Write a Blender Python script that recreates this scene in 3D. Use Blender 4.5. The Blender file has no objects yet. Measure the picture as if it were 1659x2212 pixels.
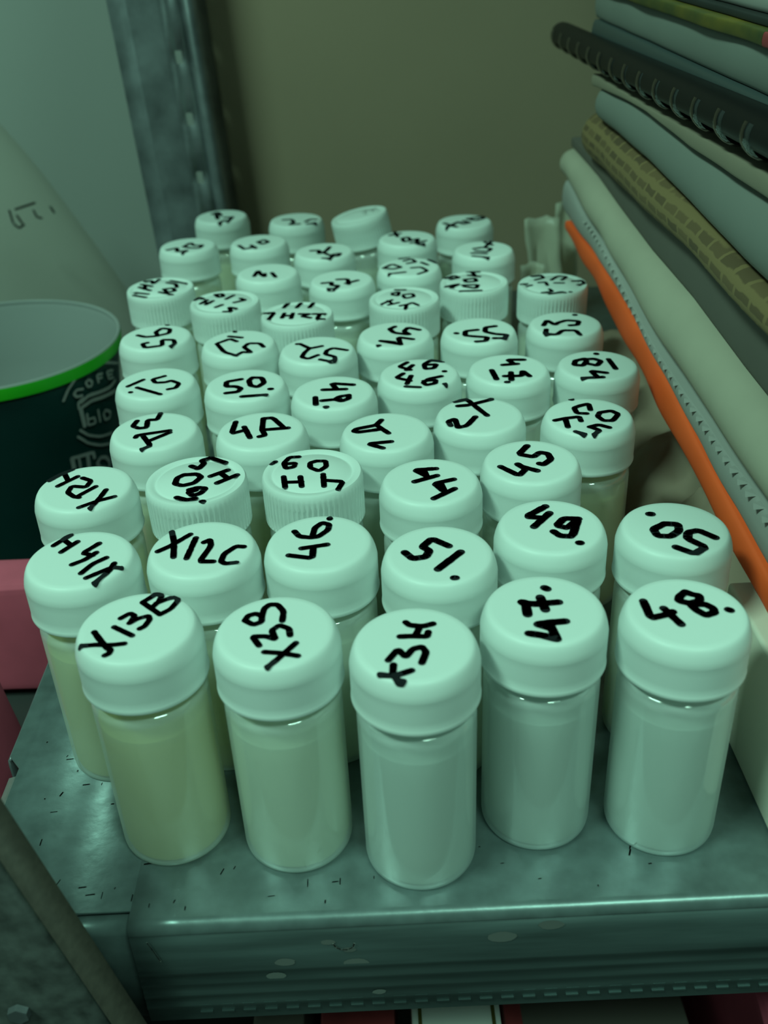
import bpy, bmesh, math, random
from mathutils import Vector, Matrix, noise
random.seed(4)
C = bpy.context.scene.collection
# ---------------------------------------------------------------- camera, light, exposure
CAM = [[0.998879, -0.024484, -0.04051], [0.047334, 0.516675, 0.854872], [-0.0, -0.855831, 0.517255], 0.19485, 2164.34]
sc = bpy.context.scene
cd = bpy.data.cameras.new('camera'); cam = bpy.data.objects.new('camera', cd); C.objects.link(cam)
cam.matrix_world = Matrix(((CAM[0][0], CAM[1][0], CAM[2][0], 0), (CAM[0][1], CAM[1][1], CAM[2][1], 0),
                           (CAM[0][2], CAM[1][2], CAM[2][2], CAM[3]), (0, 0, 0, 1)))
cd.sensor_fit = 'VERTICAL'; cd.sensor_height = 24.0; cd.sensor_width = 18.0
cd.lens = CAM[4] / 2212 * 24.0
cd.clip_start = 0.005; cd.clip_end = 20
cd.dof.use_dof = True; cd.dof.focus_distance = 0.27; cd.dof.aperture_fstop = 11.0
sc.camera = cam
sc.view_settings.view_transform = 'Standard'; sc.view_settings.look = 'None'
sc.view_settings.gamma = 1; sc.view_settings.use_curve_mapping = False
sc.view_settings.exposure = 0.0
w = bpy.data.worlds.new('room_light'); sc.world = w; w.use_nodes = True
bg = w.node_tree.nodes['Background']; bg.inputs[0].default_value = (0.50, 1.0, 0.76, 1); bg.inputs[1].default_value = 0.10
def lamp(name, loc, aim, sx, sy, power, col=(0.50, 1.0, 0.75)):
    l = bpy.data.lights.new(name, 'AREA'); l.shape = 'RECTANGLE'; l.size = sx; l.size_y = sy; l.energy = power; l.color = col
    o = bpy.data.objects.new(name, l); C.objects.link(o); o.location = loc
    o.rotation_euler = (Vector(aim) - Vector(loc)).to_track_quat('-Z', 'Y').to_euler(); return o
lamp('ceiling_lamp', (0.42, -0.70, 1.50), (0, .3, 0), 0.5, 0.16, 13.5)
lamp('ceiling_lamp', (-0.85, -0.25, 1.45), (0, .3, 0), 0.5, 0.16, 19.0)
# ---------------------------------------------------------------- materials
def mat(name): 
    m = bpy.data.materials.new(name); m.use_nodes = True; return m, m.node_tree.nodes, m.node_tree.links
def simple(name, col, rough=.5, metal=0., var=0., scale=40., spec=.5, stretch=None, bump=0., col2=None):
    m, n, l = mat(name); b = n['Principled BSDF']
    b.inputs['Base Color'].default_value = (*col, 1); b.inputs['Roughness'].default_value = rough
    b.inputs['Metallic'].default_value = metal; b.inputs['Specular IOR Level'].default_value = spec
    if var or bump:
        tc = n.new('ShaderNodeTexCoord'); mp = n.new('ShaderNodeMapping'); l.new(tc.outputs['Object'], mp.inputs[0])
        if stretch: mp.inputs['Scale'].default_value = stretch
        nz = n.new('ShaderNodeTexNoise'); nz.inputs['Scale'].default_value = scale; nz.inputs['Detail'].default_value = 6
        l.new(mp.outputs[0], nz.inputs['Vector'])
        if var:
            r = n.new('ShaderNodeValToRGB'); e = r.color_ramp.elements
            e[0].position = .3; e[1].position = .7
            c2 = col2 or tuple(c * (1 - var) for c in col)
            e[0].color = (*c2, 1); e[1].color = (*[min(1, c * (1 + var * .4)) for c in col], 1)
            l.new(nz.outputs['Fac'], r.inputs[0]); l.new(r.outputs[0], b.inputs['Base Color'])
        if bump:
            bp = n.new('ShaderNodeBump'); bp.inputs['Strength'].default_value = bump; bp.inputs['Distance'].default_value = .001
            l.new(nz.outputs['Fac'], bp.inputs['Height']); l.new(bp.outputs[0], b.inputs['Normal'])
    return m
def plastic(name, col, trans, clear, rough=.3, coat=.5, gloss=0.):
    # milky plastic: part diffuse, part translucent, part see-through
    m, n, l = mat(name); b = n['Principled BSDF']; out = n['Material Output']
    b.inputs['Base Color'].default_value = (*col, 1); b.inputs['Roughness'].default_value = rough; b.inputs['Specular IOR Level'].default_value = coat
    t = n.new('ShaderNodeBsdfTranslucent'); t.inputs[0].default_value = (*col, 1)
    mx = n.new('ShaderNodeMixShader'); mx.inputs[0].default_value = trans
    l.new(b.outputs[0], mx.inputs[1]); l.new(t.outputs[0], mx.inputs[2]); last = mx
    if clear:
        tr = n.new('ShaderNodeBsdfTransparent'); tr.inputs[0].default_value = (*[min(1, c * 1.1) for c in col], 1)
        m2 = n.new('ShaderNodeMixShader'); m2.inputs[0].default_value = clear
        l.new(mx.outputs[0], m2.inputs[1]); l.new(tr.outputs[0], m2.inputs[2]); last = m2
    if gloss:
        lw = n.new('ShaderNodeLayerWeight'); lw.inputs['Blend'].default_value = .22; ge = n.new('ShaderNodeNewGeometry')
        fr = n.new('ShaderNodeMath'); fr.operation = 'MULTIPLY_ADD'; fr.inputs[1].default_value = .26; fr.inputs[2].default_value = .085; l.new(lw.outputs['Facing'], fr.inputs[0])
        iv = n.new('ShaderNodeMath'); iv.operation = 'SUBTRACT'; iv.inputs[0].default_value = 1; l.new(ge.outputs['Backfacing'], iv.inputs[1])
        f2 = n.new('ShaderNodeMath'); f2.operation = 'MULTIPLY'; l.new(fr.outputs[0], f2.inputs[0]); l.new(iv.outputs[0], f2.inputs[1]); fr = f2; gl = n.new('ShaderNodeBsdfGlossy'); gl.inputs['Roughness'].default_value = gloss
        m3 = n.new('ShaderNodeMixShader'); l.new(fr.outputs[0], m3.inputs[0]); l.new(last.outputs[0], m3.inputs[1]); l.new(gl.outputs[0], m3.inputs[2]); last = m3
    l.new(last.outputs[0], out.inputs['Surface']); return m
M = {}
M['cap'] = plastic('cap_white_plastic', (.80, .87, .85), .20, 0, .42, .35)
M['bottle'] = plastic('bottle_milky_plastic', (.84, .90, .90), .35, .45, .5, .2, .07)
M['liq_yellow'] = plastic('liquid_yellow', (.86, .78, .27), .45, 0, .6, .1)
M['liq_straw'] = plastic('liquid_straw', (.90, .86, .50), .45, 0, .6, .1)
M['liq_pale'] = plastic('liquid_pale', (.88, .88, .66), .45, 0, .6, .1)
M['liq_milky'] = plastic('liquid_milky', (.78, .82, .76), .45, 0, .6, .1)
M['ink'] = simple('marker_ink', (.012, .014, .016), .9, spec=.03)
M['ink_faint'] = simple('marker_ink_faint', (.16, .17, .17), .5)
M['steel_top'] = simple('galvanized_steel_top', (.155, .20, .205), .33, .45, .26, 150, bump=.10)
M['steel_lip'] = simple('darkened_lip_steel', (.115, .155, .158), .36, .72, .45, 60, stretch=(.3, 1, 3))  # shelf steel with darker colour, standing in for the lip reflecting a dark room
M['steel'] = simple('galvanized_steel', (.25, .27, .29), .38, .6, .45, 60)
M['steel_dark'] = simple('dull_steel', (.065, .07, .068), .5, .5, .6, 200)
M['steel_edge'] = simple('rusty_steel_edge', (.062, .052, .042), .6, .4, .25, 500)
M['steel_bright'] = simple('bright_bent_steel', (.62, .62, .62), .33, .7, .3, 120)
M['card'] = simple('brown_board', (.35, .265, .185), .85, 0, .10, 6)
M['white_wall'] = simple('white_wall_paint', (.36, .37, .36), .9, 0, .05, 4)
M['orange'] = simple('orange_card', (1.0, .115, .02), .6, 0, .12, 30)
M['paper'] = simple('white_paper', (.36, .34, .33), .85, 0, .12, 30, stretch=(1, .3, 6))
M['cream'] = simple('cream_paper', (.43, .385, .31), .8, 0, .12, 25)
M['grey_folder'] = simple('grey_folder', (.115, .098, .085), .8, 0, .1, 20)
M['green_grey'] = simple('pale_sheet', (.20, .205, .19), .75, 0, .06, 20)
M['box'] = simple('beige_box_board', (.82, .76, .66), .8, 0, .08, 20)
M['beige'] = simple('beige_sheet', (.25, .205, .155), .8, 0, .1, 20)
M['comb'] = simple('black_comb_plastic', (.005, .005, .006), .42, 0, spec=.22)
M['comb_gloss'] = simple('black_comb_gloss', (.006, .006, .007), .13, 0, spec=.8)
M['navy'] = simple('dark_blue_cover', (.05, .066, .07), .45, 0)
M['yellow'] = simple('yellow_print', (.13, .095, .010), .5, 0, .5, 90, stretch=(1, .5, 1), col2=(.035, .05, .014))
M['red'] = simple('red_print', (.30, .04, .045), .5, 0, .3, 60)
M['pink'] = simple('pink_cloth', (.50, .075, .13), .85, 0, .12, 60)
M['dark'] = simple('dark_board', (.02, .022, .022), .7)
M['bag'] = plastic('brown_clear_bag', (.58, .44, .34), .35, .25, .3, .5)
M['wrap'] = plastic('white_plastic_wrap', (.78, .76, .66), .45, .2, .35, .5)
M['wrap_big'] = plastic('frosted_bag_film', (.74, .72, .66), .3, .45, .4, .4)
M['bag_ink'] = simple('faint_bag_print', (.27, .275, .255), .7)
M['cup'] = simple('dark_green_print', (.004, .035, .034), .35, 0, .3, 14)
M['cup_in'] = simple('white_cup_lining', (.26, .27, .27), .2, 0)
M['cup_rim'] = simple('bright_green_rim', (.02, .42, .012), .35)
M['cup_print'] = simple('pale_cup_print', (.27, .27, .27), .5, 0, .2, 60)
M['top_sheet'] = simple('top_pale_sheet', (.44, .42, .40), .8, 0, .06, 20)
M['scratch'] = simple('bare_scratch', (.42, .44, .42), .6)
M['white_card'] = simple('white_card', (.8, .8, .78), .6)
M['grey_mark'] = simple('grey_dirt', (.115, .135, .135), .7)
M['pale_mark'] = simple('pale_dried_dirt', (.12, .13, .125), .8)
m, n, l = mat('newsprint'); b = n['Principled BSDF']; b.inputs['Roughness'].default_value = .85
tc = n.new('ShaderNodeTexCoord'); sp = n.new('ShaderNodeSeparateXYZ'); cb = n.new('ShaderNodeCombineXYZ')
l.new(tc.outputs['Object'], sp.inputs[0]); l.new(sp.outputs['Y'], cb.inputs['X']); l.new(sp.outputs['Z'], cb.inputs['Y'])
br = n.new('ShaderNodeTexBrick'); br.inputs['Scale'].default_value = 1.0; br.inputs['Brick Width'].default_value = .011; br.inputs['Row Height'].default_value = .0038
br.inputs['Mortar Size'].default_value = .0011; br.inputs['Mortar Smooth'].default_value = .4
br.inputs['Color1'].default_value = (.10, .062, .03, 1); br.inputs['Color2'].default_value = (.16, .10, .045, 1); br.inputs['Mortar'].default_value = (.215, .142, .062, 1)
nz = n.new('ShaderNodeTexNoise'); nz.inputs['Scale'].default_value = 160; l.new(tc.outputs['Object'], nz.inputs['Vector'])
vm = n.new('ShaderNodeVectorMath'); vm.operation = 'MULTIPLY_ADD'; vm.inputs[1].default_value = (.004, .0016, 0); l.new(nz.outputs['Color'], vm.inputs[0]); l.new(cb.outputs[0], vm.inputs[2])
l.new(vm.outputs[0], br.inputs['Vector']); l.new(br.outputs[0], b.inputs['Base Color']); M['news'] = m
# ---------------------------------------------------------------- builders
def link(name, bm, m, parent=None, smooth=True, ang=40):
    me = bpy.data.meshes.new(name); bm.normal_update(); bm.to_mesh(me); bm.free()
    for q in (m if isinstance(m, list) else [m]): me.materials.append(q)
    if smooth:
        me.polygons.foreach_set('use_smooth', [True] * len(me.polygons))
        me.set_sharp_from_angle(angle=math.radians(ang))
    o = bpy.data.objects.new(name, me); C.objects.link(o); o.parent = parent; return o
def tag(o, label, cat, group=None):
    o['label'] = label; o['category'] = cat
    if group: o['group'] = group
    return o
def thing(name, label, cat, loc=(0, 0, 0), group=None):
    o = bpy.data.objects.new(name, None); o.empty_display_size = .01; C.objects.link(o); o.location = loc
    return tag(o, label, cat, group)
def lathe(prof, n=96, rib=None, cap_top=True, cap_bot=True):
    bm = bmesh.new(); rings = []
    for k, (r, z) in enumerate(prof):
        ring = []
        for i in range(n):
            rr = r - (rib(k, i) if rib else 0)
            a = 2 * math.pi * i / n; ring.append(bm.verts.new((rr * math.cos(a), rr * math.sin(a), z)))
        rings.append(ring)
    for a, b_ in zip(rings, rings[1:]):
        for i in range(n): bm.faces.new((a[i], a[(i + 1) % n], b_[(i + 1) % n], b_[i]))
    if cap_bot: bm.faces.new(rings[0][::-1])
    if cap_top: bm.faces.new(rings[-1])
    return bm
def box_bm(x0, x1, y0, y1, z0, z1, bev=0., bm=None):
    own = bm is None
    bm = bm or bmesh.new()
    r = bmesh.ops.create_cube(bm, size=1)
    for v in r['verts']: v.co = Vector(((x0 + x1) / 2 + v.co.x * (x1 - x0), (y0 + y1) / 2 + v.co.y * (y1 - y0), (z0 + z1) / 2 + v.co.z * (z1 - z0)))
    if bev: bmesh.ops.bevel(bm, geom=list({e for v in r['verts'] for e in v.link_edges}), offset=bev, segments=3, affect='EDGES', profile=.6)
    return bm
def strokes_bm(strokes, mp, scale=1e-5, wmul=1.0):
    # marker strokes: round pen swept along each polyline, laid on a surface by mp(u, v) -> point
    bm = bmesh.new()
    for s in strokes:
        r = s[0] * 1e-5 * wmul; P = [Vector((s[i] * scale, s[i + 1] * scale)) for i in range(1, len(s), 2)]
        # round the corners a little (one Chaikin pass on open strokes)
        if len(P) > 2:
            Q = [P[0]]
            for a, b_ in zip(P, P[1:]): Q += [a.lerp(b_, .14), a.lerp(b_, .86)]
            P = Q + [P[-1]]
        R = [P[0]]
        for a, b_ in zip(P, P[1:]):
            k = max(1, int((b_ - a).length / max(r * 1.2, 1e-6)))
            R += [a.lerp(b_, (i + 1) / k) for i in range(k)]
        for i, q in enumerate(R):
            wob = r * (1 + .10 * noise.noise(Vector((q.x * 900, q.y * 900, s[0]))))
            rim = [bm.verts.new(mp(q.x + wob * math.cos(t), q.y + wob * math.sin(t))) for t in [2 * math.pi * j / 12 for j in range(12)]]; mid = bm.verts.new(mp(q.x, q.y))
            for j in range(12): bm.faces.new((mid, rim[j], rim[(j + 1) % 12]))
            if i:
                d = q - R[i - 1]
                if d.length > 1e-7:
                    nn = Vector((-d.y, d.x)).normalized() * wob; p0 = R[i - 1]
                    bm.faces.new([bm.verts.new(mp(*v)) for v in (p0 - nn, q - nn, q + nn, p0 + nn)])
    return bm
def interp(x, tab):
    if x <= tab[0][0]: return tab[0][1]
    for (a, b_), (c, d) in zip(tab, tab[1:]):
        if x <= c: return b_ + (d - b_) * (x - a) / (c - a)
    return tab[-1][1]
YS = [.15, .2, .25, .3, .35, .4, .44, .48, .52]
ST = {"orange_lo": [0.0415, 0.042, 0.045, 0.0473, 0.0514, 0.0549, 0.0576, 0.0595, 0.0595], "orange_hi": [0.0506, 0.0508, 0.0543, 0.0596, 0.0638, 0.0655, 0.0648, 0.0641, 0.0641], "strip_hi": [0.0637, 0.0637, 0.0639, 0.0644, 0.0679, 0.0743, 0.075, 0.0798, 0.0798], "roll_hi": [0.0825, 0.0825, 0.0839, 0.0867, 0.0869, 0.0893, 0.092, 0.0923, 0.0923], "news_lo": [0.1023, 0.1023, 0.1022, 0.1018, 0.1002, 0.0983, 0.097, 0.0967, 0.0967], "news_hi": [0.1111, 0.1111, 0.1118, 0.1145, 0.1164, 0.1172, 0.1172, 0.1172, 0.1172], "pa_hi": [0.1345, 0.1345, 0.1343, 0.1339, 0.1354, 0.1332, 0.1304, 0.1304, 0.1304], "pb_hi": [0.1409, 0.1409, 0.1404, 0.1384, 0.1365, 0.1345, 0.1338, 0.1338, 0.1338], "comb_up": [0.1512, 0.1512, 0.151, 0.1499, 0.1488, 0.1475, 0.1465, 0.1454, 0.1444], "cov_hi": [0.1535, 0.1535, 0.1535, 0.1534, 0.1533, 0.1533, 0.1532, 0.1532, 0.1532], "mag_lo": [0.1621, 0.1621, 0.1621, 0.1618, 0.1614, 0.161, 0.161, 0.161, 0.161], "mag_hi": [0.1646, 0.1646, 0.1646, 0.1648, 0.1652, 0.1653, 0.1653, 0.1653, 0.1653]}
def slab(x, xr, lo, hi, y0, y1, rnd=1.0, wob=.0, seed=0, x_of=None, end_round=0.):
    # a sheaf lying along y with a rounded left edge; lo / hi are functions of y
    bm = bmesh.new(); rings = []; n = max(8, int((y1 - y0) / .006))
    for i in range(n + 1):
        y = y0 + (y1 - y0) * i / n; a, b_ = lo(y), hi(y); h = max(b_ - a, .0006)
        xx = (x_of(y) if x_of else x) + wob * noise.noise(Vector((y * 30, seed * 3.1, 0)))
        e = min(y - y0, y1 - y) 
        if end_round and e < end_round: xx += end_round * (1 - math.sqrt(max(0, 1 - (1 - e / end_round) ** 2)))
        rx = min(h / 2, .012) * rnd; ring = [(xr, a), (xx + rx, a)]
        for k in range(1, 10):
            t = math.pi * k / 10; ring.append((xx + rx - rx * math.sin(t), a + h * .5 * (1 - math.cos(t))))
        ring += [(xx + rx, b_ if b_ > a + h * .5 else a + h), (xr, a + h)]
        rings.append([bm.verts.new((q[0], y, q[1])) for q in ring])
    for A, B in zip(rings, rings[1:]):
        for k in range(len(A)): bm.faces.new((A[k], B[k], B[(k + 1) % len(A)], A[(k + 1) % len(A)]))
    bm.faces.new(rings[0]); bm.faces.new(rings[-1][::-1])
    bmesh.ops.recalc_face_normals(bm, faces=bm.faces); return bm
def st(k, off=0.): return lambda y: interp(y, list(zip(YS, ST[k]))) + off
# ---------------------------------------------------------------- the setting
def struct(o): o['kind'] = 'structure'; return o
struct(link('wall_back', box_bm(-1.2, 1.2, .80, .83, -.45, 1.0), M['white_wall'], smooth=False))
struct(link('floor', box_bm(-1.2, 1.2, -.3, .80, -.47, -.45), M['dark'], smooth=False))
# ---------------------------------------------------------------- the metal shelf
shelf = thing('metal_shelf', 'galvanized sheet metal shelf with bent front lip carrying the sample vials', 'shelf', (0, 0, -.0004))
def shelf_plate(lip):
    bm = bmesh.new(); yb, yf, r = .565, .1465, .0024; xr = .42
    prof = [(yb, 0)]
    for k in range(7):
        t = math.pi / 2 * k / 6; prof.append((yf + r - r * math.sin(t), -r + r * math.cos(t)))
    if lip: prof = [(yf, -r - .0003)]
    else: prof.append((yf, -r - .0006))
    z = -.0155                                                     # pressed ribs along the lower half of the lip
    for k in range(4 if lip else 0):
        prof += [(yf, z), (yf - .00022, z - .0007), (yf - .00022, z - .0013), (yf, z - .0020)]; z -= .0042
    if lip: prof += [(yf, -.0345), (yf + .001, -.036), (yf + .012, -.036)]
    xs = [-.0625] + [-.0625 + (xr + .0625) * k / 40 for k in range(1, 41)]
    rows = [[bm.verts.new((x, y, z)) for (y, z) in prof] for x in xs]
    for a, b_ in zip(rows, rows[1:]):
        for k in range(len(prof) - 1): bm.faces.new((a[k], a[k + 1], b_[k + 1], b_[k]))
    if lip: bmesh.ops.recalc_face_normals(bm, faces=bm.faces); return bm
    # left strip of the plate, its corner notched for the post
    pts = [(-.0625, .1510), (-.0985, .1510), (-.1016, .158), (-.1016, .198), (-.1052, .2024), (-.1052, yb), (-.0625, yb)]
    bm.faces.new([bm.verts.new((x, y, 0)) for x, y in pts][::-1])
    bmesh.ops.recalc_face_normals(bm, faces=bm.faces)
    return bm
def solid(o, t=.0009, off=-1):
    md = o.modifiers.new('thickness', 'SOLIDIFY'); md.thickness = t; md.offset = off; return o
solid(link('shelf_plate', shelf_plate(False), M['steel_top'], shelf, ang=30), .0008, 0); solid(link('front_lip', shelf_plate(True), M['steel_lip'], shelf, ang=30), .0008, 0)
bm = bmesh.new(); rows = []
tabp = [(.1520, -.0016)] + [(.1482 + .0030 - .0030 * math.sin(t), -.0048 + .0030 * math.cos(t)) for t in [math.pi / 2 * k / 6 for k in range(7)]] + [(.1482, -.0355), (.158, -.0355)]
for x in (-.100, -.0632): rows.append([bm.verts.new((x, y, z)) for y, z in tabp])
for k in range(len(tabp) - 1): bm.faces.new((rows[0][k], rows[0][k + 1], rows[1][k + 1], rows[1][k]))
solid(link('corner_tab', bm, M['steel_top'], shelf))
bm = bmesh.new(); rows = []
sp_ = [(-.1020, -.0014), (-.1046, -.0022), (-.1056, -.0042), (-.1056, -.030)]
for y in (.160, .197): rows.append([bm.verts.new((x, y, z)) for x, z in sp_])
for k in range(3): bm.faces.new((rows[0][k], rows[1][k], rows[1][k + 1], rows[0][k + 1]))
solid(link('side_tab', bm, M['steel_bright'], shelf))
bm = bmesh.new(); rows = []
for y in (.2024, .565): rows.append([bm.verts.new((x, y, z)) for x, z in [(-.1052, 0), (-.1062, -.001), (-.1064, -.003), (-.1064, -.034)]])
for k in range(3): bm.faces.new((rows[0][k], rows[1][k], rows[1][k + 1], rows[0][k + 1]))
solid(link('side_lip', bm, M['steel'], shelf))
def lip_map(u, v): return Vector((u, .14575, v))
spots = [(-.0128, -.0105, .0016), (-.0305, -.0190, .0024), (-.0175, -.0075, .0017), (-.0115, -.0155, .0030), (.0225, -.0085, .0034), (.0335, -.0050, .0030), (-.0280, -.0140, .0025), (-.0065, -.0270, .0017)]
for x, z, r in spots:
    bm = bmesh.new(); bm.faces.new([bm.verts.new((x + r * (1 + .3 * noise.noise(Vector((x * 99, k, 0)))) * math.cos(t), .14600, z + r * .55 * math.sin(t))) for k, t in enumerate([2 * math.pi * j / 14 for j in range(14)])])
    link('dried_stain', bm, M['pale_mark'], shelf, smooth=False)
for q in ([14, -5850, -420, -5650, -1120], [20, -1630, -780, -1580, -920, -1450, -1000, -1300, -1010, -1180, -930, -1150, -800]):
    link('scratch', strokes_bm([q], lip_map), M['scratch'], shelf, smooth=False)
# dashes pressed into the lower lip
bm = bmesh.new()
for row, z in enumerate((-.0290, -.0318)):
    for k in range(34):
        x = -.05 + k * .0052; box_bm(x, x + .003, .14585, .1468, z - .0003, z + .0003, bm=bm)
link('pressed_dash', bm, M['steel_lip'], shelf, smooth=False)
# faint dirt marks and scuffs on the plate
scuff = []
for k in range(60):
    x = random.uniform(-.095, .06); y = random.uniform(.150, .165) if k < 34 else random.uniform(.165, .23)
    if k >= 34: x = random.uniform(-.1, -.072)
    L = random.uniform(.0004, .0022); a = random.choice((math.pi / 2, .1, 1.2))
    scuff.append([random.randint(10, 22), x * 1e5, y * 1e5, (x + L * math.cos(a)) * 1e5, (y + L * math.sin(a)) * 1e5])
link('dark_scuff', strokes_bm(scuff, lambda u, v: Vector((u, v, .00046))), M['grey_mark'], shelf, smooth=False)
up = thing('upper_shelf', 'next galvanized shelf board above the vials, just out of the top of the photo', 'shelf', (0, 0, 0))
link('shelf_plate', box_bm(-.105, .42, .1465, .565, .4990, .5000, .0003), M['steel_top'], up); link('front_lip', box_bm(-.105, .42, .1465, .1477, .464, .4990, .0003), M['steel_lip'], up)
# ---------------------------------------------------------------- posts
def extrude_prof(prof, z0, z1, lean=0., closed=False, thick=.0018):
    bm = bmesh.new(); a = [bm.verts.new((x + lean * z0, y, z0)) for x, y in prof]; b_ = [bm.verts.new((x + lean * z1, y, z1)) for x, y in prof]
    for k in range(len(prof) - 1): bm.faces.new((a[k], a[k + 1], b_[k + 1], b_[k]))
    return bm
post = thing('slotted_upright', 'galvanized slotted steel upright standing at back left corner of the shelf', 'post')
ln = -.045; zt0, zt1 = -.44, .42
pm = bmesh.new()
def strip(x0, y0, x1, y1, holes):
    zs = sorted({zt0, zt1} | {q for h in holes for q in h})
    xs = [0, .35, .65, 1] if holes else [0, 1]
    for za, zb in zip(zs, zs[1:]):
        for a, b_ in zip(xs, xs[1:]):
            if holes and (a, b_) == (.35, .65) and any(abs(za - h[0]) < 1e-6 and abs(zb - h[1]) < 1e-6 for h in holes): continue
            pm.faces.new([pm.verts.new((x0 + (x1 - x0) * t + ln * z, y0 + (y1 - y0) * t, z)) for t, z in ((a, za), (b_, za), (b_, zb), (a, zb))])
hl = [(z, z + .0065) for z in [.0675 + .0305 * k for k in range(-16, 11)]]
Y0 = .575
strip(-.1215, Y0 - .001, -.1115, Y0 - .001, [])
strip(-.1115, Y0 - .001, -.1105, Y0 - .003, [])
strip(-.1105, Y0 - .003, -.0955, Y0 - .003, [])
strip(-.0955, Y0 - .003, -.0835, Y0 - .003, hl)
strip(-.0835, Y0 - .003, -.0805, Y0 - .008, [])
strip(-.0805, Y0 - .008, -.0785, Y0 - .007, [])
strip(-.0785, Y0 - .007, -.0745, Y0 + .012, [])
bmesh.ops.remove_doubles(pm, verts=pm.verts, dist=1e-5); bmesh.ops.recalc_face_normals(pm, faces=pm.faces)
solid(link('post_profile', pm, M['steel'], post), .0012)
front = thing('angle_upright', 'dark steel angle bar leaning across the lower left corner of the shelf front', 'post')
fl = -.215
# main flange faces the viewer, the return runs back to the shelf lip
bm = extrude_prof([(-.1250, .1330), (-.0715, .1330), (-.0702, .1334), (-.0699, .1342)], -.44, .13, fl)
solid(link('front_flange', bm, M['steel_dark'], front), .0015)
bm = extrude_prof([(-.0699, .1342), (-.0671, .1405), (-.0675, .1412)], -.44, .13, fl)
solid(link('return_flange', bm, M['steel_edge'], front), .0012)
bm = bmesh.new()
for x, z in ((-.0865, -.0085), (-.1005, .004)):
    bmesh.ops.create_cone(bm, cap_ends=True, segments=6, radius1=.0026, radius2=.0024, depth=.002, matrix=Matrix.Translation((x + fl * z, .1325, z)) @ Matrix.Rotation(math.pi / 2, 4, 'X'))
link('bolt', bm, M['steel'], front)
panel = tag(link('back_panel', box_bm(-.088, .40, .592, .596, -.035, .45, .0005), M['card'], smooth=False), 'beige brown board closing the back of the shelf behind the vials', 'panel')
# ---------------------------------------------------------------- vials
CAPS = [["X13B", "A", -0.05506, 0.17558], ["X3B", "A", -0.02454, 0.17178], ["X3H", "A", 0.00507, 0.16523], ["47.", "A", 0.03395, 0.17503], ["48.", "A", 0.06392, 0.17151], ["X14H", "A", -0.07416, 0.20375], ["X12C", "A", -0.04479, 0.20585], ["46.", "A", -0.01607, 0.20608], ["51.", "A", 0.01259, 0.19855], ["49.", "A", 0.04095, 0.20864], ["50.", "A", 0.07049, 0.2047], ["X12H", "A", -0.08126, 0.23912], ["5H09", "B", -0.05106, 0.24073], ["CTH", "B", -0.01925, 0.24194], ["44", "A", 0.01283, 0.234], ["45", "A", 0.04114, 0.24227], ["3D", "A", -0.0679, 0.27258], ["4D", "A", -0.03545, 0.26946], ["1D", "A", 0.00175, 0.26479], ["2D", "A", 0.03017, 0.2726], ["HS90", "A", 0.06218, 0.26846], ["51u", "A", -0.07364, 0.30881], ["50u", "A", -0.04339, 0.30383], ["49u", "A", -0.01434, 0.29465], ["4646", "A", 0.01372, 0.30585], ["47u", "A", 0.04327, 0.30631], ["48u", "A", 0.07265, 0.30598], ["56.", "A", -0.08087, 0.35088], ["57.", "A", -0.04931, 0.34125], ["52.", "A", -0.02072, 0.33119], ["54.", "A", 0.00692, 0.34219], ["55.", "A", 0.03738, 0.34256], ["53.", "A", 0.06885, 0.34451], ["11H2", "B", -0.0887, 0.40778], ["21H2", "B", -0.05944, 0.38656], ["23H2", "B", -0.02975, 0.36854], ["09H", "B", 0.01189, 0.38073], ["TOB", "B", 0.04102, 0.39647], ["5550", "B", 0.07185, 0.38927], ["41", "A", -0.04501, 0.42149], ["37", "A", -0.01302, 0.40728], ["18", "A", 0.01564, 0.42047], ["38", "A", -0.08581, 0.46824], ["40", "A", -0.05264, 0.46833], ["39", "A", -0.02147, 0.44914], ["X0BC", "A", 0.01665, 0.46333], ["XD1", "A", 0.04969, 0.4402], ["43", "A", -0.07587, 0.51837], ["42", "A", -0.03697, 0.50505], ["X12B", "A", 0.04561, 0.4871]]
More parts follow.
